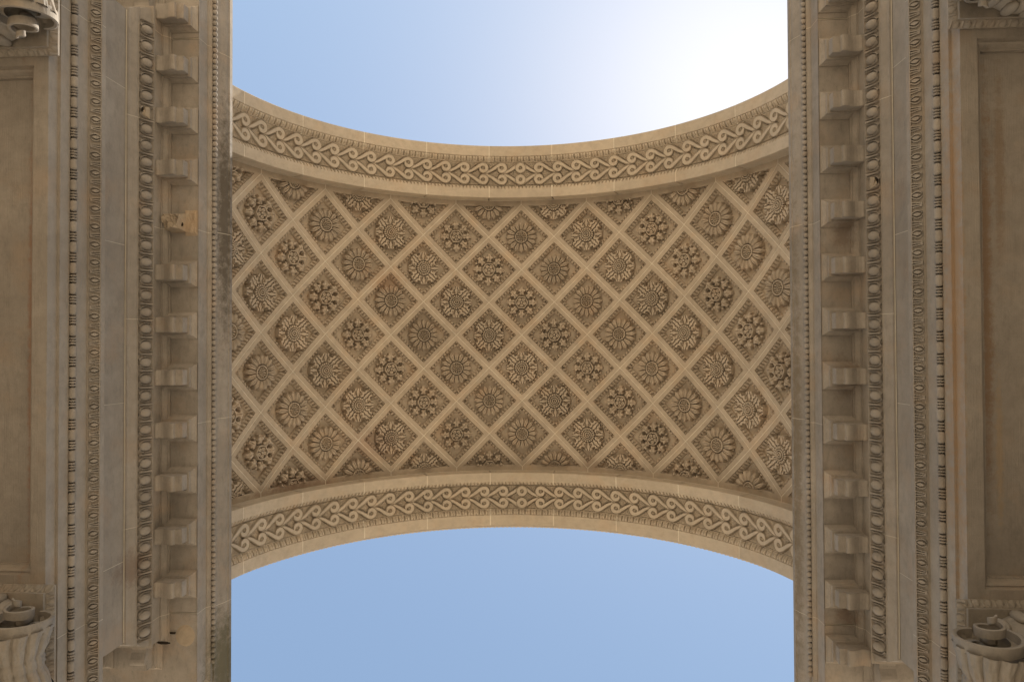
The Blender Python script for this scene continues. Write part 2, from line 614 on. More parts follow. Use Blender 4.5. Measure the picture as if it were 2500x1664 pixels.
def diamond_strips():
    """narrow mortar ribbons lying in every diagonal joint and the short joints at the margins"""
    b = MB()
    w = GAP * 1.75
    rr = R_V + 0.004
    seg = 8
    for k in range(-11, 11):
        for m in range(-4, 4):
            if (k + m) % 2 == 0:
                p0, p1 = (k, m), (k + 1, m + 1)
            else:
                p0, p1 = (k, m + 1), (k + 1, m)
            ra, rb = [], []
            for i in range(seg + 1):
                f = i / seg
                s = (p0[0] + (p1[0] - p0[0]) * f) * U
                y = (p0[1] + (p1[1] - p0[1]) * f) * U
                sg = 1 if p1[1] > p0[1] else -1
                nx, ny = -sg * 0.7071 * w, 0.7071 * w
                for lst, q in ((ra, -1), (rb, 1)):
                    th = (s + nx * q) / R_V
                    lst.append((rr * math.sin(th), y + ny * q, rr * math.cos(th)))
            b.grid([ra, rb])
    for k in range(-10, 11, 2):
        for sg in (-1, 1):
            y0, y1 = 4 * U * sg, 2.35 * sg
            th = k * DL / 2
            dth = w / R_V
            b.add([((rr - .001) * math.sin(th + q * dth), yy, (rr - .001) * math.cos(th + q * dth)) for q in (-1, 1) for yy in (y0, y1)], [(0, 1, 3, 2)])
    return b


mj = diamond_strips().build("mortar_joints", M_MORT, vault)
mj["kind"] = "stuff"
# the vault's own shell behind the coffers
mb = MB()
rows = []
for yy in (-2.6, 2.6):
    rows.append([(4.10 * math.sin(-PI / 2 + PI * i / NA), yy, 4.10 * math.cos(-PI / 2 + PI * i / NA)) for i in range(NA + 1)])
mb.grid(rows)
mb.build("vault_shell", M_VAULT, vault)


# ------------------------------------------------------------------ the two transverse arches
RR = 3.76
ARC_PROFILE = [  # (y, r, kind)
    (2.352, 4.08, 0), (2.352, 3.765, 0), (2.358, RR, 0), (2.43, RR, 0), (2.505, RR, 0), (2.507, 3.768, 0), (2.514, 3.772, 1), (2.526, 3.778, 2),
    (2.540, 3.790, 2), (2.552, 3.800, 1), (2.556, 3.806, 0), (2.568, 3.803, 0), (2.572, 3.828, 0), (2.77, 3.828, 0), (2.966, 3.828, 0),
    (2.970, 3.803, 0), (2.982, 3.806, 0), (2.986, 3.802, 3), (2.998, 3.796, 4), (3.014, 3.786, 5), (3.032, 3.775, 5), (3.046, 3.768, 4), (3.058, 3.766, 3),
    (3.062, 3.772, 0), (3.070, RR, 0), (3.16, RR, 0), (3.236, RR, 0), (3.242, 3.766, 0), (3.242, 4.16, 0)]


def voussoir_mesh():
    NS = 130
    half = DL / 2 - 0.0085 / RR
    pts = []
    for i in range(NS + 1):
        th = -half + 2 * half * i / NS
        row = []
        for (y, r, kd) in ARC_PROFILE:
            s = th * RR
            if kd in (1, 2):
                ph = (s / 0.060 + 0.5) % 1.0
                a = abs(ph - 0.5) * 2
                r2 = r + (0.004 + 0.020 * (a > 0.72) - (0.012 if kd == 2 else 0.004) * (1 - a))
            elif kd in (3, 4, 5):
                ph = (s / 0.0985 + 0.5) % 1.0
                a = abs(ph - 0.5) * 2
                r2 = r + (0.026 if a > 0.84 else -0.016 * math.sqrt(max(0, 1 - (a / 0.84) ** 2)) * (1 if kd == 5 else 0.5))
                if kd >= 4 and a < 0.12:
                    r2 += 0.014
            else:
                r2 = r
            row.append((r2 * math.sin(th), y, r2 * math.cos(th)))
        pts.append(row)
    b = MB()
    b.grid(pts, flip=False)
    # end faces
    for row, fl in ((pts[0], True), (pts[-1], False)):
        n = len(row)
        cen = len(b.v)
        b.v += list(row) + [(row[0][0] * 1.02, 2.8, row[0][2] * 1.02)]
        for i in range(n - 1):
            b.f.append((cen + i, cen + i + 1, cen + n) if fl else (cen + i + 1, cen + i, cen + n))
    me = new_mesh("voussoir", b.v, b.f, M_ARCH)
    return me


VOU = voussoir_mesh()
s = sum(p.normal.z * p.area for p in VOU.polygons if abs(p.normal.z) > 0.5)
if s > 0:
    VOU.flip_normals()
VOU_M = mirror_mesh(VOU, "voussoir", 1)

# scroll ornament
PITCH = 0.0851
PS = PITCH * RR                          # 0.32 m
VC = 0.0995
VMAX = 0.196


def scroll_path():
    """centre line (x, y, half width) of one running scroll, from the eye outwards to the next scroll"""
    pts = []
    turns = 0.88
    N = 70
    for i in range(N + 1):
        f = i / N
        an = PI / 2 + turns * 2 * PI * (1 - f)      # ends at the top, moving clockwise
        rad = 0.0500 + (0.0600 - 0.0500) * min(1, f / 0.6)
        pts.append((rad * math.cos(an), VC + rad * math.sin(an), min(0.037, 0.005 + 0.095 * f)))
    p0 = np.array(pts[-1][:2]); p3 = np.array([PS - 0.028, 0.021])
    p1 = p0 + [0.080, 0.0]; p2 = p3 - [0.120, -0.004]
    for i in range(1, 41):
        f = i / 40
        q = (1 - f) ** 3 * p0 + 3 * (1 - f) ** 2 * f * p1 + 3 * (1 - f) * f * f * p2 + f ** 3 * p3
        pts.append((q[0], q[1], 0.037 - 0.012 * f ** 1.5))
    return np.array(pts)


def seg_dist(X, Y, pts):
    """returns distance inside the band's edge (positive inside)"""
    D = np.full(X.shape, -9.0)
    for a, b in zip(pts[:-1], pts[1:]):
        d = b[:2] - a[:2]
        L = (d ** 2).sum() + 1e-12
        t = np.clip(((X - a[0]) * d[0] + (Y - a[1]) * d[1]) / L, 0, 1)
        D = np.maximum(D, a[2] - np.hypot(X - a[0] - t * d[0], Y - a[1] - t * d[1]))
    return D


def leaf(X, Y, cx, cy, an, ln, w, h):
    x = (X - cx) * math.cos(an) + (Y - cy) * math.sin(an)
    y = -(X - cx) * math.sin(an) + (Y - cy) * math.cos(an)
    q = np.clip(x / ln, 0, 1)
    ww = w * np.sin(PI * q ** 0.8) ** 0.7 + 1e-6
    return np.where((x > 0) & (x < ln), h * np.sqrt(np.clip(1 - (y / ww) ** 2, 0, 1)) * (1 - 0.4 * np.exp(-(y / 0.003) ** 2)), 0)


def scroll_field(central=False):
    nx, ny = 110, 136
    X, Y = np.meshgrid(np.linspace(-PS / 2, PS / 2, nx), np.linspace(-VMAX, VMAX, ny))
    AY = np.abs(Y)
    path = scroll_path()
    rr = np.hypot(X, AY - VC)
    if central:
        E = np.maximum(seg_dist(X, AY, path[68:]), seg_dist(-X, AY, path[68:]))
        E = np.where(rr < 0.0965, 0.0365 - np.abs(rr - 0.0600), E)
    else:
        tail = seg_dist(X + PS, AY, path[66:])
        sp = seg_dist(X, AY, path)
        E = np.where(rr < 0.0965, sp, np.maximum(sp, tail))
    H = np.where(E > 0, 0.060, 0)
    H = np.where((E > 0.005) & (E < 0.0095), 0.044, H)
    H = np.where(E > 0.0095, 0.055, H)
    G = np.zeros_like(H)
    sg = 1
    L = lambda *a: np.maximum(G, leaf(X, AY, *a))
    if central:
        for q in (-1, 1):
            an0 = 0 if q > 0 else PI
            for (cx, cy, an, ln, w) in [(0.095 * q, 0.0, 0, .06, .012), (0.085 * q, 0.0, 0.55, .055, .011), (0.07 * q, 0, 1.0, .05, .01)]:
                a2 = an if q > 0 else PI - an
                G = np.maximum(G, leaf(X, AY, cx, cy, a2, ln, w, 0.047))
            for (an, ln, w) in [(-PI / 2, .055, .014), (-PI / 2 + 0.7, .05, .010), (-PI / 2 - 0.7, .05, .010)]:
                G = np.maximum(G, leaf(X, AY, 0.16 * q, 0.185, an, ln, w, 0.047))
    else:
        for sh in (0, -PS):
            x0 = sh
            for (cx, cy, an, ln, w) in [(0.085, 0.0, 0.0, .10, .013), (0.082, 0.0, 0.75, .060, .011), (0.10, 0.012, 0.45, .065, .011),
                                        (0.075, 0.035, 0.9, .055, .011), (0.125, 0.0, 0.35, .05, .009)]:
                G = np.maximum(G, leaf(X, AY, x0 + cx, cy, an, ln, w, 0.047))
            for (an, ln, w) in [(-PI / 2, .060, .014), (-PI / 2 + 0.75, .052, .010), (-PI / 2 - 0.75, .052, .010)]:
                G = np.maximum(G, leaf(X, AY, x0 + 0.185, 0.190, an, ln, w, 0.047))
            G = np.maximum(G, leaf(X, AY, x0 + 0.27, 0.112, 2.3, 0.05, 0.009, 0.032))
    G = np.maximum(G, np.where((E < -0.009), 0.030 + 0.010 * (np.cos(X * 210 + AY * 160) * np.cos(AY * 190 - X * 120) > 0.1), 0))
    G = np.where((AY > VMAX - 0.004), 0, G)
    H = np.where(E > 0, H, np.where(E < -0.005, G, 0))
    rr = np.hypot(X, AY - VC)
    H = np.where(rr < 0.023, np.maximum(H, 0.034), H)
    a = np.arctan2(AY - VC, X)
    H = np.where(rr < 0.021, 0.040 + 0.010 * (np.cos(5 * a) > -0.2), H)
    H = np.where(rr < 0.008, 0.056, H)
    return X, Y, H


def scroll_mesh(name, central, flip):
    X, Y, H = scroll_field(central)
    if flip:
        X = -X
    YC = 2.769

    def mp(x, y, h):
        r = 3.831 - h * 1.02
        th = x / RR
        return r * np.sin(th), y + YC, r * np.cos(th)
    me = relief(name, X, Y, H, mp, M_CARVE, smooth=False)
    s = sum(p.normal.z * p.area for p in me.polygons)
    if s > 0:
        me.flip_normals()
    return me


SC_C = scroll_mesh("scroll_ornament", True, False)
SC_R = scroll_mesh("scroll_ornament", False, False)
SC_L = scroll_mesh("scroll_ornament", False, True)
MIRR = {me.name: mirror_mesh(me, "scroll_ornament", 1) for me in (SC_C, SC_R, SC_L)}

ARCHES = [(1, "lower_arch", "carved stone arch band against the deeper blue sky, thin leaf edge along its rim"),
          (-1, "upper_arch", "carved stone arch band against the bright sky with the sun's white glare")]
for sy, _, lab in ARCHES:
    ar = thing("transverse_arch", lab, "arch", (0, 0, AX), "carved arch bands closing the two ends of the vault")
    for j in range(-5, 6):
        inst(VOU if sy > 0 else VOU_M, "voussoir", ar, Matrix.Rotation(j * DL, 4, 'Y'))
    for n in range(-17, 18):
        me = SC_C if n == 0 else (SC_R if n > 0 else SC_L)
        if sy < 0:
            me = MIRR[me.name]
        inst(me, "scroll_ornament", ar, Matrix.Rotation(n * PITCH, 4, 'Y'))
    # mortar between the voussoirs
    for j in range(-5, 5):
        b = MB()
        th0 = (j + 0.5) * DL
        ra = []
        for dth in (-0.0125 / RR, 0.0125 / RR):
            ra.append([((r + 0.004) * math.sin(th0 + dth), y * sy + (0.003 if False else 0), (r + 0.004) * math.cos(th0 + dth)) for (y, r, kd) in ARC_PROFILE[1:-1]])
        b.grid(ra)
        b.build("mortar_joint", M_MORT, ar)
    # thin light seam where the arch meets the vault and the small archivolt on the outer face
    b = MB()
    for (ya, yb, rr_) in [(2.3475, 2.3545, 3.996)]:
        rows = []
        for yy in (ya * sy, yb * sy):
            rows.append([(rr_ * math.sin(t), yy, rr_ * math.cos(t)) for t in np.linspace(-PI / 2, PI / 2, 120)])
        b.grid(rows)
    b.build("seam", M_MORT, ar)
    b = MB()
    prof = [(3.243, 3.93), (3.262, 3.93), (3.262, 3.955), (3.285, 3.985), (3.30, 4.02), (3.30, 4.28), (3.243, 4.28)]
    rows = []
    NSE = 900
    for i in range(NSE + 1):
        t = -PI / 2 + PI * i / NSE
        ph = (t * 4.0 / 0.075) % 1.0
        a = abs(ph - 0.5) * 2
        row = []
        for q_, (yy, r) in enumerate(prof):
            dy = 0
            if q_ in (2, 3):
                dy = 0.014 * (1 - a) - 0.008 * (a > 0.8)
            if sy > 0 and q_ in (1, 2, 3, 4, 5):
                dy += 0.045
            row.append((r * math.sin(t), (yy + dy) * sy, r * math.cos(t)))
        rows.append(row)
    b.grid(rows, flip=(sy > 0))
    b.build("archivolt_moulding", M_CARVE, ar)

# attic wall carrying the arch: front, rear and top
att = thing("attic_wall", "plain stone wall above the arches, only its underside edge meets the sky", "wall", (0, 0, AX))
att["kind"] = "thing"
b = MB()
NQ = 64
HX, HT = 6.4, 5.9
for yy, fl in ((3.24, False), (-3.24, True)):
    inner, outer = [], []
    for i in range(NQ + 1):
        t = -PI / 2 + PI * i / NQ
        inner.append((4.1 * math.sin(t), yy, 4.1 * math.cos(t)))
        k = max(abs(math.sin(t)) / HX, abs(math.cos(t)) / HT)
        outer.append((math.sin(t) / k, yy, math.cos(t) / k))
    b.grid([inner, outer], flip=fl)
    for sx in (-1, 1):
        b.add([(sx * 4.1, yy, 0), (sx * HX, yy, 0), (sx * HX, yy, -0.452), (sx * 4.1, yy, -0.452)], [(0, 1, 2, 3)])
b.add([(-HX, -3.24, HT), (HX, -3.24, HT), (HX, 3.24, HT), (-HX, 3.24, HT)], [(0, 1, 2, 3)])
for sx in (-1, 1):
    b.add([(sx * HX, -3.24, HT), (sx * HX, 3.24, HT), (sx * HX, 3.24, -0.452), (sx * HX, -3.24, -0.452)], [(0, 1, 2, 3)])
    b.add([(sx * 4.09, -3.24, 0.0), (sx * 4.09, 3.24, 0.0), (sx * 4.09, 3.24, -0.452), (sx * 4.09, -3.24, -0.452)], [(0, 1, 2, 3)])
b.build("wall_face", M_ARCH, att)

for sx in (-1, 1):  # unseen masses added to block ground bounce and darken the sides
    pr_ = thing("shading_pier", "unseen tall stone pier standing behind the columns on the %s side" % ("left" if sx < 0 else "right"), "blocker", (6.65 if sx > 0 else -7.2, 0, 0))
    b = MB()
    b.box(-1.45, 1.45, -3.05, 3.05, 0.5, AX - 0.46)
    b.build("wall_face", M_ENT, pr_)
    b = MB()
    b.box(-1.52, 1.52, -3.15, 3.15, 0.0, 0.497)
    b.build("shading_plinth", M_ENT, pr_)
    pr_["kind"] = "thing"

# ------------------------------------------------------------------ entablatures
XF, XO, YF = 3.66, 4.42, 3.10          # frieze face, outer face, end face of the block
XM = (XF + XO) / 2


def curve(p0, p1, kind, n=5):
    """profile arcs between two (x,t) points: 'ovolo' bulges outwards, 'cavetto' hollows, 'cyma' S"""
    out = []
    for i in range(1, n):
        f = i / n
        if kind == 'ovolo':
            a = math.sin(f * PI / 2); c = 1 - math.cos(f * PI / 2)
            out.append((p0[0] + (p1[0] - p0[0]) * a, p0[1] + (p1[1] - p0[1]) * c))
        elif kind == 'cavetto':
            a = 1 - math.cos(f * PI / 2); c = math.sin(f * PI / 2)
            out.append((p0[0] + (p1[0] - p0[0]) * a, p0[1] + (p1[1] - p0[1]) * c))
        else:
            s_ = 0.5 - 0.5 * math.cos(f * PI)
            out.append((p0[0] + (p1[0] - p0[0]) * s_, p0[1] + (p1[1] - p0[1]) * f))
    return out


ARCHI = [(3.65, 5.354), (3.65, 5.462), (3.625, 5.462), (3.625, 5.578), (3.632, 5.582), (3.632, 5.617), (3.594, 5.621), (3.594, 5.757), (3.576, 5.757),
         (3.580, 5.763), (3.572, 5.771), (3.557, 5.785), (3.541, 5.799), (3.521, 5.816), (3.512, 5.822), (3.512, 5.874), (3.66, 5.876)]
FRIEZE = [(3.66, 5.877), (3.66, 6.386)]
_a, _b = (3.640, 6.40), (3.596, 6.49)
BED = [(3.66, 6.388), (3.648, 6.388), (3.648, 6.398), (3.640, 6.40)] + curve(_a, _b, 'cyma', 7) + [(3.596, 6.49), (3.590, 6.493), (3.590, 6.503), (3.598, 6.508),
       (3.580, 6.53), (3.562, 6.56), (3.548, 6.59), (3.540, 6.618), (3.515, 6.622), (3.515, 6.640), (3.53, 6.642)]
MODB = [(3.53, 6.643), (3.53, 6.785), (3.518, 6.785), (3.518, 6.798), (3.505, 6.812), (3.488, 6.822), (3.482, 6.835), (3.482, 6.848), (3.470, 6.850), (3.470, 6.882),
        (3.178, 6.882), (3.176, 6.868), (3.176, 7.047), (3.166, 7.049), (3.160, 7.060), (3.146, 7.070), (3.138, 7.074), (3.138, 7.118)]
CYM = [(3.138, 7.119), (3.122, 7.121), (3.122, 7.132)] + curve((3.118, 7.136), (3.064, 7.295), 'cyma', 10) + [(3.064, 7.295), (3.060, 7.300), (3.052, 7.302), (3.050, 7.358), (4.04, 7.362)]


def sweep(profile, path, sx):
    """profile of (x,t), path of footprint points with mitre vectors; returns MB"""
    b = MB()
    rows = []
    for (px, py, mx, my) in path:
        rows.append([(sx * (px + mx * (XF - x)), py + my * ((XF - x) + 0.5 * max(0, XF - x - 0.16)), CAM_H + t) for (x, t) in profile])
    b.grid(rows, flip=(sx < 0))
    return b


def finish(b, name, mat, parent, y0=None, y1=None):
    return b.build(name, mat, parent)


def straight(y0, y1):
    return [(XF, y0, -1, 0), (XF, y1, -1, 0)]


def end_path(y0, s, ky=1.0):
    return [(XF, y0, -1, 0), (XF, YF * s, -1, s * ky), (XO, YF * s, 1, s * ky), (XO, y0, 1, 0)]


def fan(profile, y, sx, b, closex):
    """end cap of a block at y so joints are not open"""


JOINTS = dict(archi=[-2.66, 2.66], frieze=[-2.31, -0.77, 0.77, 2.31], bed=[-2.06, -0.05, 2.0], corn=[-3.02, -1.0, 1.02, 2.99], cyma=[-3.0, -1.02, 1.0, 3.01])
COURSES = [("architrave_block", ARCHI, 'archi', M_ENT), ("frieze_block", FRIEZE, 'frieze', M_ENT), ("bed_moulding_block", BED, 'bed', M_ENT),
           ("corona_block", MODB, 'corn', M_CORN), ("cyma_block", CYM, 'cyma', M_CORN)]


# ornaments (built for the right side, sx=+1, facing -X; mirrored for the left)
def prof_frame(pa, pb):
    """frame on a sloping face between two (x,t) points: origin at the middle, w along the profile (upwards), n outwards/down"""
    a = np.array(pa); c = np.array(pb)
    mid = (a + c) / 2
    w = (c - a); L = np.linalg.norm(w); w = w / L
    n = np.array([-w[1], w[0]])
    if n[0] > 0:
        n = -n
    return mid, w, n, L


def place_relief(name, X, Y, H, fr, mat, smooth=True, base=-0.004):
    mid, w, n, L = fr

    def mp(x, y, h):
        # x = along world Y, y = along the profile
        px = mid[0] + w[0] * y + n[0] * h
        pt = mid[1] + w[1] * y + n[1] * h
        return px, x, pt + CAM_H
    me = relief(name, X, Y, H, mp, mat, base=base, smooth=smooth)
    s = sum(p.normal.x * p.area for p in me.polygons)
    if s > 0:
        me.flip_normals()
    return me


EP = 0.1675                              # pitch of the egg-and-dart
FR_EGG = prof_frame((3.596, 6.503), (3.536, 6.622))


def egg_shell():
    L = FR_EGG[3]
    X, Y = np.meshgrid(np.linspace(-EP / 2, EP / 2, 64), np.linspace(-L / 2 + .001, L / 2, 48))
    H = np.zeros_like(X)
    # the husk round the egg, open at the top
    yy = (Y - 0.012)
    rr = np.hypot(X / 0.059, np.where(yy < 0, yy / 0.077, yy / 0.17))
    H = np.maximum(H, 0.034 * np.clip(1 - np.abs(rr - 1.02) / 0.115, 0, 1) ** 0.5)
    # dart between two eggs
    ax = EP / 2 - np.abs(X)
    w = 0.004 + 0.013 * np.clip((Y + L / 2) / L, 0, 1)
    H = np.maximum(H, np.where(ax < w, 0.034 * np.clip(1 - (ax / w) ** 2, 0, 1) ** 0.5, 0))
    bar = np.clip(1 - np.abs(Y + L * 0.22) / 0.012, 0, 1)
    H = np.maximum(H, np.where((ax < 0.020) & (bar > 0), 0.026 * bar ** 0.5 * (1 - ax / 0.022), 0))
    return place_relief("egg_husk", X, Y, H, FR_EGG, M_ENT)


def egg_mesh():
    mid, w, n, L = FR_EGG
    vs, fs = [], []
    NU, NV = 20, 12
    for i in range(NV + 1):
        ph = PI * i / NV
        for j in range(NU):
            th = 2 * PI * j / NU
            a = math.sin(ph) * math.cos(th) * 0.046
            c = math.cos(ph)
            bb = c * (0.068 if c < 0 else 0.062) + 0.004
            h = math.sin(ph) * math.sin(th) * 0.050 + 0.002
            vs.append((mid[0] + w[0] * bb + n[0] * h, a, CAM_H + mid[1] + w[1] * bb + n[1] * h))
    for i in range(NV):
        for j in range(NU):
            fs.append((i * NU + j, i * NU + (j + 1) % NU, (i + 1) * NU + (j + 1) % NU, (i + 1) * NU + j))
    return new_mesh("egg", vs, fs, M_ENT, True)


LP = 0.1595                              # pitch of the leaf moulding
FR_LEAF = prof_frame((3.578, 5.764), (3.517, 5.820))


def leaf_unit():
    L = FR_LEAF[3]
    X, Y = np.meshgrid(np.linspace(-LP / 2, LP / 2, 60), np.linspace(-L / 2, L / 2, 30))
    H = np.zeros_like(X)
    yb = (Y + L / 2) / L
    for cx, kind in ((-LP / 4, 0), (LP / 4, 1)):
        x = X - cx
        if kind == 0:       # heart shaped curl round a midrib, open at the top
            edge = 0.010 + 0.022 * np.sin(PI * np.clip(yb, 0, 1) ** 0.8)
            H = np.maximum(H, np.where(np.abs(np.abs(x) - edge) < 0.0060, 0.017, 0))
            H = np.maximum(H, np.where(np.abs(x) < 0.015 * np.sin(PI * np.clip((yb - 0.08) / 0.84, 0, 1)), 0.021, 0))
        else:               # three-fluted tongue
            for q in (-1, 0, 1):
                dx = np.abs(x - q * (0.010 + 0.012 * yb))
                H = np.maximum(H, np.where(dx < 0.0052, (0.019 - 0.003 * abs(q)), 0))
    H = np.maximum(H, np.where(yb > 0.93, 0.016, 0))
    return place_relief("carved_leaf", X, Y, H, FR_LEAF, M_ENT, smooth=False, base=-0.034)


def sphere_mesh(name, r, mat, nu=12, nv=8, sy=1.0):
    vs, fs = [], []
    for i in range(nv + 1):
        ph = PI * i / nv
        for j in range(nu):
            th = 2 * PI * j / nu
            vs.append((r * math.sin(ph) * math.cos(th), r * sy * math.cos(ph), r * math.sin(ph) * math.sin(th)))
    for i in range(nv):
        for j in range(nu):
            fs.append((i * nu + j, i * nu + (j + 1) % nu, (i + 1) * nu + (j + 1) % nu, (i + 1) * nu + j))
    me = new_mesh(name, vs, fs, mat, True)
    return me


def lathe_y(name, prof, mat, nu=16):
    """prof: (y, r)"""
    vs, fs = [], []
    for (y, r) in prof:
        for j in range(nu):
            th = 2 * PI * j / nu
            vs.append((r * math.cos(th), y, r * math.sin(th)))
    for i in range(len(prof) - 1):
        for j in range(nu):
            fs.append((i * nu + j, i * nu + (j + 1) % nu, (i + 1) * nu + (j + 1) % nu, (i + 1) * nu + j))
    return new_mesh(name, vs, fs, mat, True)


def modillion_meshes():
    """cap (cavetto frame) and scroll bracket, centred on y=0, right-hand side"""
    b = MB()
    lv = [(6.884, 3.186, 0.140), (6.872, 3.186, 0.140), (6.866, 3.192, 0.134), (6.862, 3.198, 0.128), (6.850, 3.206, 0.122), (6.840, 3.216, 0.112), (6.834, 3.222, 0.108), (6.830, 3.222, 0.108), (6.828, 3.228, 0.102), (6.800, 3.230, 0.100)]
    rows = []
    for t, x, w in lv:
        rows.append([(3.535, -w, CAM_H + t), (x, -w, CAM_H + t), (x, w, CAM_H + t), (3.535, w, CAM_H + t)])
    b.grid(rows)
    b.add([rows[-1][0], rows[-1][1], rows[-1][2], rows[-1][3]], [(0, 1, 2, 3)])
    cap = new_mesh("modillion_cap", b.v, b.f, M_CORN)
    # bracket side outline (x,t) going from the front top down round the scroll to the wall
    w = 0.078
    out = [(3.250, 6.803), (3.250, 6.700), (3.318, 6.700), (3.320, 6.662), (3.335, 6.655), (3.355, 6.655), (3.38, 6.662), (3.41, 6.676), (3.44, 6.688), (3.47, 6.690), (3.495, 6.684), (3.512, 6.674), (3.535, 6.672), (3.535, 6.803)]
    b = MB()
    rows = []
    for (x, t) in out:
        rows.append([(x, -w, CAM_H + t), (x, -w * .5, CAM_H + t), (x, w * .5, CAM_H + t), (x, w, CAM_H + t)])
    b.grid(rows)
    for yy in (-w, w):
        n = len(out)
        b.add([(x, yy, CAM_H + t) for (x, t) in out], [tuple(range(n))])
    br = new_mesh("modillion_bracket", b.v, b.f, M_CORN)
    bm = bmesh.new(); bm.from_mesh(br); bmesh.ops.remove_doubles(bm, verts=bm.verts[:], dist=0.0005)
    bmesh.ops.recalc_face_normals(bm, faces=bm.faces[:])
    bmesh.ops.bevel(bm, geom=[e for e in bm.edges if e.calc_face_angle(0) > 0.9], offset=0.004, segments=2, affect='EDGES')
    bm.to_mesh(br); bm.free()
    return cap, br


EGGH, EGG, LEAFU = egg_shell(), egg_mesh(), leaf_unit()
BEAD = sphere_mesh("bead", 0.0275, M_CORN)
LB = 0.537 / 3
_pl = [(-0.052, 0.0)]
for i in range(1, 12):
    f = -1 + 2 * i / 12
    _pl.append((0.052 * f, 0.030 * (1 - abs(f) ** 5) ** 0.5))
_pl.append((0.052, 0.0))
LONG = lathe_y("long_bead", _pl, M_ENT)
_pr = []
for k_ in range(3):
    c0 = -0.023 + 0.023 * k_
    _pr += [(c0 - 0.008, 0.010), (c0 - 0.006, 0.026), (c0, 0.030), (c0 + 0.006, 0.026), (c0 + 0.008, 0.010)]
REEL = lathe_y("reel", _pr, M_ENT)
CAPM, BRM = modillion_meshes()
SETS = {1: dict(egg=EGG, husk=EGGH, leaf=LEAFU, cap=CAPM, br=BRM)}
SETS[-1] = {k: mirror_mesh(v, v.name, 0) for k, v in SETS[1].items()}


def rough_block(name, x0, x1, y0, y1, t0, t1, mat, amp, seed, n=14, round_=False):
    """a broken lump: subdivided box with its underside eaten away"""
    rg = np.random.RandomState(seed)
    bm = bmesh.new()
    bmesh.ops.create_grid(bm, x_segments=n, y_segments=n, size=0.5)
    ph = rg.rand(8) * 6
    for v in bm.verts:
        u, w = v.co.x, v.co.y
        if round_:
            m_ = max(abs(u), abs(w)) / (math.hypot(u, w) + 1e-9)
            u, w = u * m_, w * m_
            edge_ = (0.5 - math.hypot(u, w)) * 6
        h = 0.5 + 0.5 * (math.sin(7 * u + ph[0]) * math.cos(6 * w + ph[1]) * 0.5 + math.sin(17 * u + 9 * w + ph[2]) * 0.25 + rg.rand() * 0.4)
        edge = edge_ if round_ else min(0.5 - abs(u), 0.5 - abs(w)) * 8
        h = min(1, max(0, edge)) * (0.4 + 0.6 * h) if edge < 1 else (0.4 + 0.6 * h)
        v.co = (x0 + (x1 - x0) * (u + .5), y0 + (y1 - y0) * (w + .5), CAM_H + t1 - (t1 - t0) * h)
    me = bpy.data.meshes.new(name)
    bm.to_mesh(me); bm.free()
    me.materials.append(mat)
    return me


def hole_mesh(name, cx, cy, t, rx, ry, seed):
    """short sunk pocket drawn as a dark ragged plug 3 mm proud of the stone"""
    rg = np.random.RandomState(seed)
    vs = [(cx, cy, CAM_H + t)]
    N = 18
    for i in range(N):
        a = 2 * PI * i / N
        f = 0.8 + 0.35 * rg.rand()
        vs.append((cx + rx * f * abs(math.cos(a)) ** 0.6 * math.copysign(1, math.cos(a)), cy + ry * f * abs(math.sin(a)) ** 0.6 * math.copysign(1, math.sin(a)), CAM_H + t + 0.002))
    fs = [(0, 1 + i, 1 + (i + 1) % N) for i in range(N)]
    return new_mesh(name, vs, fs, M_HOLE)


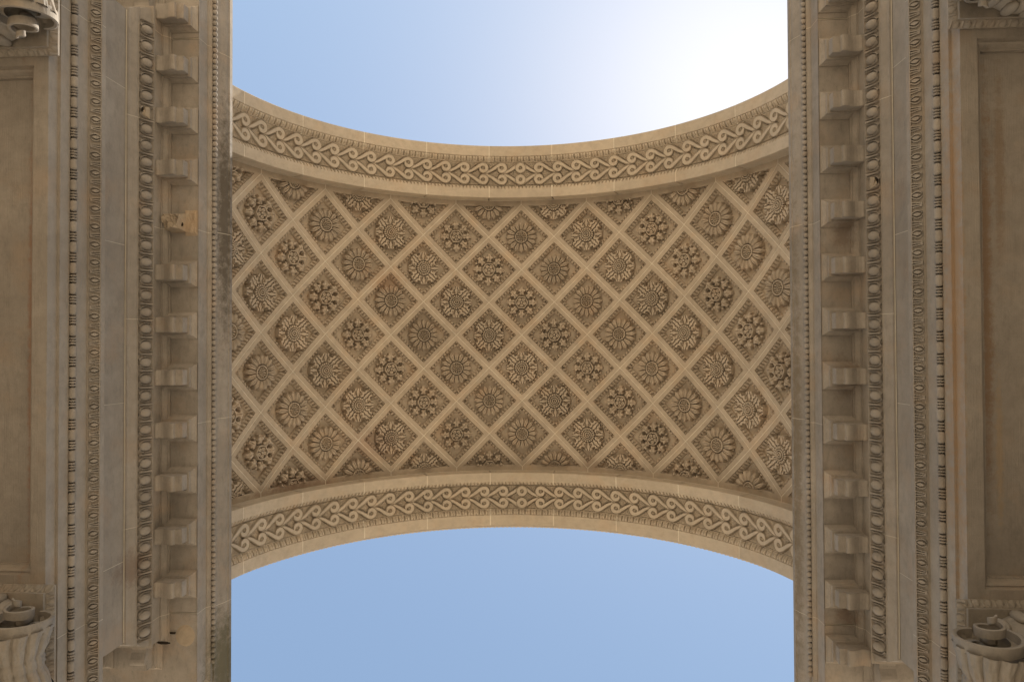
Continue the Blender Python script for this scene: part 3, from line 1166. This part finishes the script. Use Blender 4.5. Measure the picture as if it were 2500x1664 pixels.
for sx, lab in ((-1, "stone entablature with one smashed modillion, black grime on its top edge"),
                (1, "stone entablature with orange rust streaks on its lowest face and every modillion whole")):
    en = thing("entablature", lab, "entablature", (0, 0, 0), "entablatures either side of the passage")
    for nm, prof, jn, mat in COURSES:
        js = JOINTS[jn]
        g2 = 0.0035
        # straight stones
        for a_, b_ in zip(js[:-1], js[1:]):
            if abs(a_) >= YF and abs(b_) >= YF:
                continue
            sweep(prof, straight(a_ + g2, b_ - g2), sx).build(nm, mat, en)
        for s_, j_ in ((-1, js[0]), (1, js[-1])):
            sweep(prof, end_path(j_ + g2 * s_, s_), sx).build(nm, mat, en)
        sweep(prof, [(XO, js[0], 1, 0), (XO, js[-1], 1, 0)], -sx if False else sx).build(nm, mat, en)
        # mortar in the joints, 1.5 mm behind the face
        for j_ in js:
            pr = [(x + 0.0012, t) for (x, t) in prof]
            sweep(pr, straight(j_ - 0.008, j_ + 0.008), sx).build("mortar_joint", M_MORT2, en)
    # pale bead of mortar along the foot of the bed moulding
    sweep([(3.655, 6.380), (3.6505, 6.388), (3.646, 6.386)], straight(-3.09, 3.09), sx).build("mortar_bead", M_MORT2, en)
    # soffit with its sunk panel
    b = MB()
    lev = [(3.65, 3.11, 5.354), (3.665, 3.0, 5.354), (3.70, 2.9, 5.354), (3.778, 2.105, 5.354), (3.780, 2.100, 5.388), (3.788, 2.092, 5.390), (3.798, 2.082, 5.384), (3.812, 2.068, 5.392), (3.826, 2.054, 5.412), (3.834, 2.046, 5.430),
           (3.846, 2.034, 5.430), (3.848, 2.032, 5.468)]
    rows = []
    for (x, yy, t) in lev:
        xo = 2 * XM - x
        rows.append([(sx * x, -yy, CAM_H + t), (sx * x, yy, CAM_H + t), (sx * xo, yy, CAM_H + t), (sx * xo, -yy, CAM_H + t)])
    b.grid(rows, closed_u=True, flip=(sx > 0))
    b.add(rows[-1], [(0, 1, 2, 3)])
    b.build("sunk_soffit_panel", M_ENT, en)
    S = SETS[sx]
    # egg and dart
    ne = 18
    for i in range(-ne, ne + 1):
        y = i * EP + 0.045
        if abs(y) > 3.12:
            continue
        hs = inst(S['husk'], "egg_husk", en, Matrix.Translation((0, y, 0)))
        broken = (sx < 0 and i == -13) or (sx > 0 and i == -8)
        if broken:
            me = rough_block("broken_egg", -3.59 if sx < 0 else 3.53, -3.53 if sx < 0 else 3.59, -0.06, 0.06, 6.505, 6.58, M_BREAK, 0.03, 5)
            q = inst(me, "broken_egg", en, Matrix.Translation((0, y, 0)))
            me = hole_mesh("dowel_hole", sx * 3.565, y - 0.015, 6.512, 0.010, 0.028, 4)
            inst(me, "dowel_hole", en)
        else:
            inst(S['egg'], "egg", hs)
    # leaf moulding
    for i in range(-20, 21):
        y = i * LP
        if abs(y) < 3.2:
            inst(S['leaf'], "carved_leaf", en, Matrix.Translation((0, y, 0)))
    # bead and reel
    for i in range(-18, 18):
        y = (i + 0.5) * LB
        if abs(y) > 3.10:
            continue
        inst(LONG, "long_bead", en, Matrix.Translation((sx * 3.607, y, CAM_H + 5.600)))
        inst(REEL, "reel", en, Matrix.Translation((sx * 3.607, y + LB / 2, CAM_H + 5.600)))
    # bead row under the cyma
    bp = 0.537 / 9
    for i in range(-60, 61):
        y = i * bp + rng.uniform(-.001, .001)
        if abs(y) < 3.80:
            inst(BEAD, "bead", en, Matrix.Translation((sx * 3.119, y, CAM_H + 7.096)))
    # modillions
    for j in range(-6, 7):
        y = 0.537 * j
        if sx < 0 and j == 6:
            me = rough_block("broken_stone_patch", -3.42, -3.20, y - 0.12, y + 0.12, 6.872, 6.884, M_BREAK, 0.01, 9, round_=True)
            inst(me, "broken_stone_patch", en)
            inst(hole_mesh("dowel_hole", -3.44, y - 0.03, 6.866, 0.038, 0.013, 2), "dowel_hole", en)
            inst(hole_mesh("dowel_hole", -3.50, y + 0.045, 6.80, 0.075, 0.014, 3), "dowel_hole", en)
            continue
        if sx < 0 and j == -2:
            me = rough_block("broken_modillion", -3.53, -3.30, y - 0.10, y + 0.10, 6.72, 6.884, M_BREAK, 0.03, 12)
            c = inst(me, "broken_modillion", en)
            me2 = rough_block("broken_stone_patch", -3.33, -3.19, y - 0.138, y + 0.138, 6.855, 6.884, M_BREAK, 0.03, 13)
            inst(me2, "broken_stone_patch", c)
            inst(hole_mesh("dowel_hole", -3.33, y + 0.03, 6.80, 0.028, 0.020, 6), "dowel_hole", c)
            continue
        cp = inst(S['cap'], "modillion", en, Matrix.Translation((0, y, 0)))
        inst(S['br'], "modillion_bracket", cp)
    # modillions of the outward cornice, round the corner
    for s_ in (-1, 1):
        for xx in (3.69, 4.22):
            if True:
                # turned 90 degrees: face +-Y.  local x of the bracket (3.66-x) becomes the projection
                mt = Matrix.Translation((sx * xx, s_ * (YF + XF), 0)) @ Matrix.Rotation(PI / 2 * (-s_ * 1) * (1 if sx > 0 else -1), 4, 'Z')
                cp = inst(SETS[sx]['cap'], "modillion", en, mt)
                inst(SETS[sx]['br'], "modillion_bracket", cp)


# ------------------------------------------------------------------ columns with scrolled capitals
def volute(cx, yf, zc, hand, s_):
    """conical spiral band facing s_ * -Y.  hand=+1 spiral's outer end on the +x side"""
    b = MB()
    N = 130
    turns = 2.6
    rows = []
    for i in range(N + 1):
        f = i / N
        an = PI / 2 + hand * turns * 2 * PI * f
        r = 0.250 * (1 - f) ** 1.62 + 0.022
        push = 0.20 * f ** 0.9
        wd = 0.055 * (1 - 0.55 * f)
        ca, sa = math.cos(an), math.sin(an)
        th = 0.022 * (1 - 0.5 * f) + 0.004
        y0 = yf - s_ * push
        rr = [(r, y0 + s_ * wd * 1.6), (r + 0.004, y0), (r - th * .3, y0 - s_ * 0.006), (r - th, y0), (r - th * 1.05, y0 + s_ * wd * 1.3), (r * 0.55, y0 + s_ * wd * 1.3 - s_ * 0.02)]
        rows.append([(cx + q * ca, yy, zc + q * sa) for q, yy in rr])
    b.grid(rows)
    return b


def bolster(cx, y0, y1, zc):
    """leafy cushion between the two volutes of one side"""
    b = MB()
    rows = []
    N, NU = 26, 240
    for i in range(N + 1):
        f = i / N
        y = y0 + (y1 - y0) * f
        base = 0.200 - 0.050 * math.sin(PI * f) ** 1.2
        row = []
        for j in range(NU):
            th = 2 * PI * j / NU
            ph = (j / NU * 13 + 0.15 * math.sin(6 * f)) % 1
            rib = 0.052 * abs(math.sin(PI * ph)) ** 0.35
            fine = 0.004 * math.sin(2 * PI * (ph * 3)) * math.sin(14 * f + 3 * abs(ph - .5))
            band = 0.018 if abs(f - 0.5) < 0.05 else 0
            r = base + (rib + fine) * (0.4 + 0.6 * min(1, abs(f - 0.5) * 5)) + band
            row.append((cx + r * math.cos(th), y, zc + r * math.sin(th)))
        rows.append(row)
    b.grid(rows, closed_u=True)
    return b


def ring_lathe(cx, cy, prof, nu=48, flute=0):
    b = MB()
    rows = []
    for (r, z) in prof:
        row = []
        for j in range(nu):
            th = 2 * PI * j / nu
            rr = r - (flute * max(0, math.sin(24 * th)) if flute else 0)
            row.append((cx + rr * math.cos(th), cy + rr * math.sin(th), z))
        rows.append(row)
    b.grid(rows, closed_u=True)
    return b


CLAB = {(-1, -1): "column with its scrolled capital catching sunlight beside the left entablature's upper end",
        (-1, 1): "shaded column under the left entablature, its scroll and ribbed leaves at the photo's lower left",
        (1, -1): "column whose small capital scroll shows at the upper end of the right entablature",
        (1, 1): "column under the right entablature at lower right, its large scroll bowl hanging over ribbed leaves"}
for sx in (-1, 1):
    for s_ in (-1, 1):
        cx, cy = sx * XM, s_ * 2.66
        co = thing("column", CLAB[(sx, s_)], "column", (cx, cy, 0), "columns carrying the entablatures")
        co["kind"] = "thing"
        zt = CAM_H + 5.352

        def loc(b):
            b.v = [(x - cx, y - cy, z) for (x, y, z) in b.v]
            return b
        # capital: abacus root with everything carved on it
        cap = bpy.data.objects.new("capital", None)
        b = MB()
        ab = [(0.485, 0), (0.485, -0.018), (0.478, -0.022), (0.466, -0.034), (0.452, -0.050), (0.446, -0.056), (0.440, -0.058), (0.440, -0.085)]
        rows = []
        for (h, dz) in ab:
            rows.append([(cx + a * h, cy + c * h, zt + dz) for a, c in ((-1, -1), (1, -1), (1, 1), (-1, 1))])
        b.grid(rows, closed_u=True)
        b.add(rows[-1], [(0, 1, 2, 3)])
        cap = loc(b).build("capital", M_CAP, co)
        # leaf and dart carved along the abacus edge
        b = MB()
        nl = 11
        for e in range(4):
            ca, sa = [(1, 0), (0, 1), (-1, 0), (0, -1)][e]
            for i in range(nl):
                u = (i + 0.5) / nl * 0.96 - 0.48
                for (du, w_, h_) in ((0, 0.030, 0.020), (0.0436, 0.009, 0.016)):
                    pts = []
                    for q in range(7):
                        f = q / 6
                        ww = w_ * (math.sin(PI * min(1, f * 0.75 + 0.25)) if du == 0 else 1)
                        rad = 0.482 - 0.040 * f
                        z = zt - 0.019 - 0.036 * f
                        row = []
                        for g_ in (-1, -.5, 0, .5, 1):
                            bulge = h_ * (1 - g_ * g_)
                            tr = u + du + g_ * ww
                            rd = rad + bulge * 0.6
                            zz = z - bulge * 0.6
                            row.append((cx + rd * ca - tr * sa, cy + rd * sa + tr * ca, zz))
                        pts.append(row)
                    b.grid(pts)
        loc(b).build("carved_edge", M_CAP, cap, smooth=True)
        # volutes: two face the passage's middle, two face away
        for vx in (-1, 1):
            vcx = cx + vx * 0.42
            zc = zt - 0.345
            for face in (1, -1):
                yf = cy - s_ * face * 0.30
                v = volute(vcx, yf, zc, -vx if face > 0 else -vx, s_ * face)
                loc(v).build("volute", M_CAP, cap, smooth=False)
            bo = bolster(vcx, cy - 0.27, cy + 0.27, zc + 0.0)
            loc(bo).build("leaf_bolster", M_CAP, cap, smooth=True)
        # echinus with its own eggs and beads, then necking
        z0 = zt - 0.085
        e_ = ring_lathe(cx, cy, [(0.40, z0), (0.44, z0 - 0.03), (0.45, z0 - 0.09), (0.42, z0 - 0.16), (0.385, z0 - 0.19), (0.40, z0 - 0.21), (0.385, z0 - 0.23), (0.37, z0 - 0.25), (0.365, z0 - 0.50)])
        loc(e_).build("echinus", M_CAP, cap, smooth=True)
        b = MB()
        for i in range(20):
            th = 2 * PI * i / 20
            for q, (dr, dz, rr, rz, tw) in enumerate([(0.445, -0.095, 0.05, 0.085, 0)]):
                pts = []
                for a_ in range(7):
                    pa = PI * a_ / 6
                    row = []
                    for c_ in range(10):
                        pc = 2 * PI * c_ / 10
                        lx, ly, lz = rr * math.sin(pa) * math.cos(pc) * .8, rr * math.sin(pa) * math.sin(pc) * .95, rz * math.cos(pa)
                        row.append((cx + (dr + lx) * math.cos(th) - ly * math.sin(th), cy + (dr + lx) * math.sin(th) + ly * math.cos(th), z0 + dz + lz))
                    pts.append(row)
                b.grid(pts, closed_u=True)
        loc(b).build("echinus_eggs", M_CAP, cap, smooth=True)
        zs = z0 - 0.5
        sh = ring_lathe(cx, cy, [(0.365, zs), (0.375, zs - 0.02), (0.375, zs - 0.06), (0.355, zs - 0.08), (0.36, zs - 0.3), (0.40, 1.2), (0.41, 0.55)], nu=144, flute=0.022)
        loc(sh).build("shaft", M_CAP, co, smooth=True)
        bs = ring_lathe(cx, cy, [(0.41, 0.55), (0.44, 0.52), (0.44, 0.48), (0.42, 0.45), (0.42, 0.42), (0.50, 0.40), (0.53, 0.34), (0.50, 0.28), (0.50, 0.26)])
        bs.box(cx - 0.55, cx + 0.55, cy - 0.55, cy + 0.55, 0.0, 0.26)
        loc(bs).build("base", M_CAP, co)
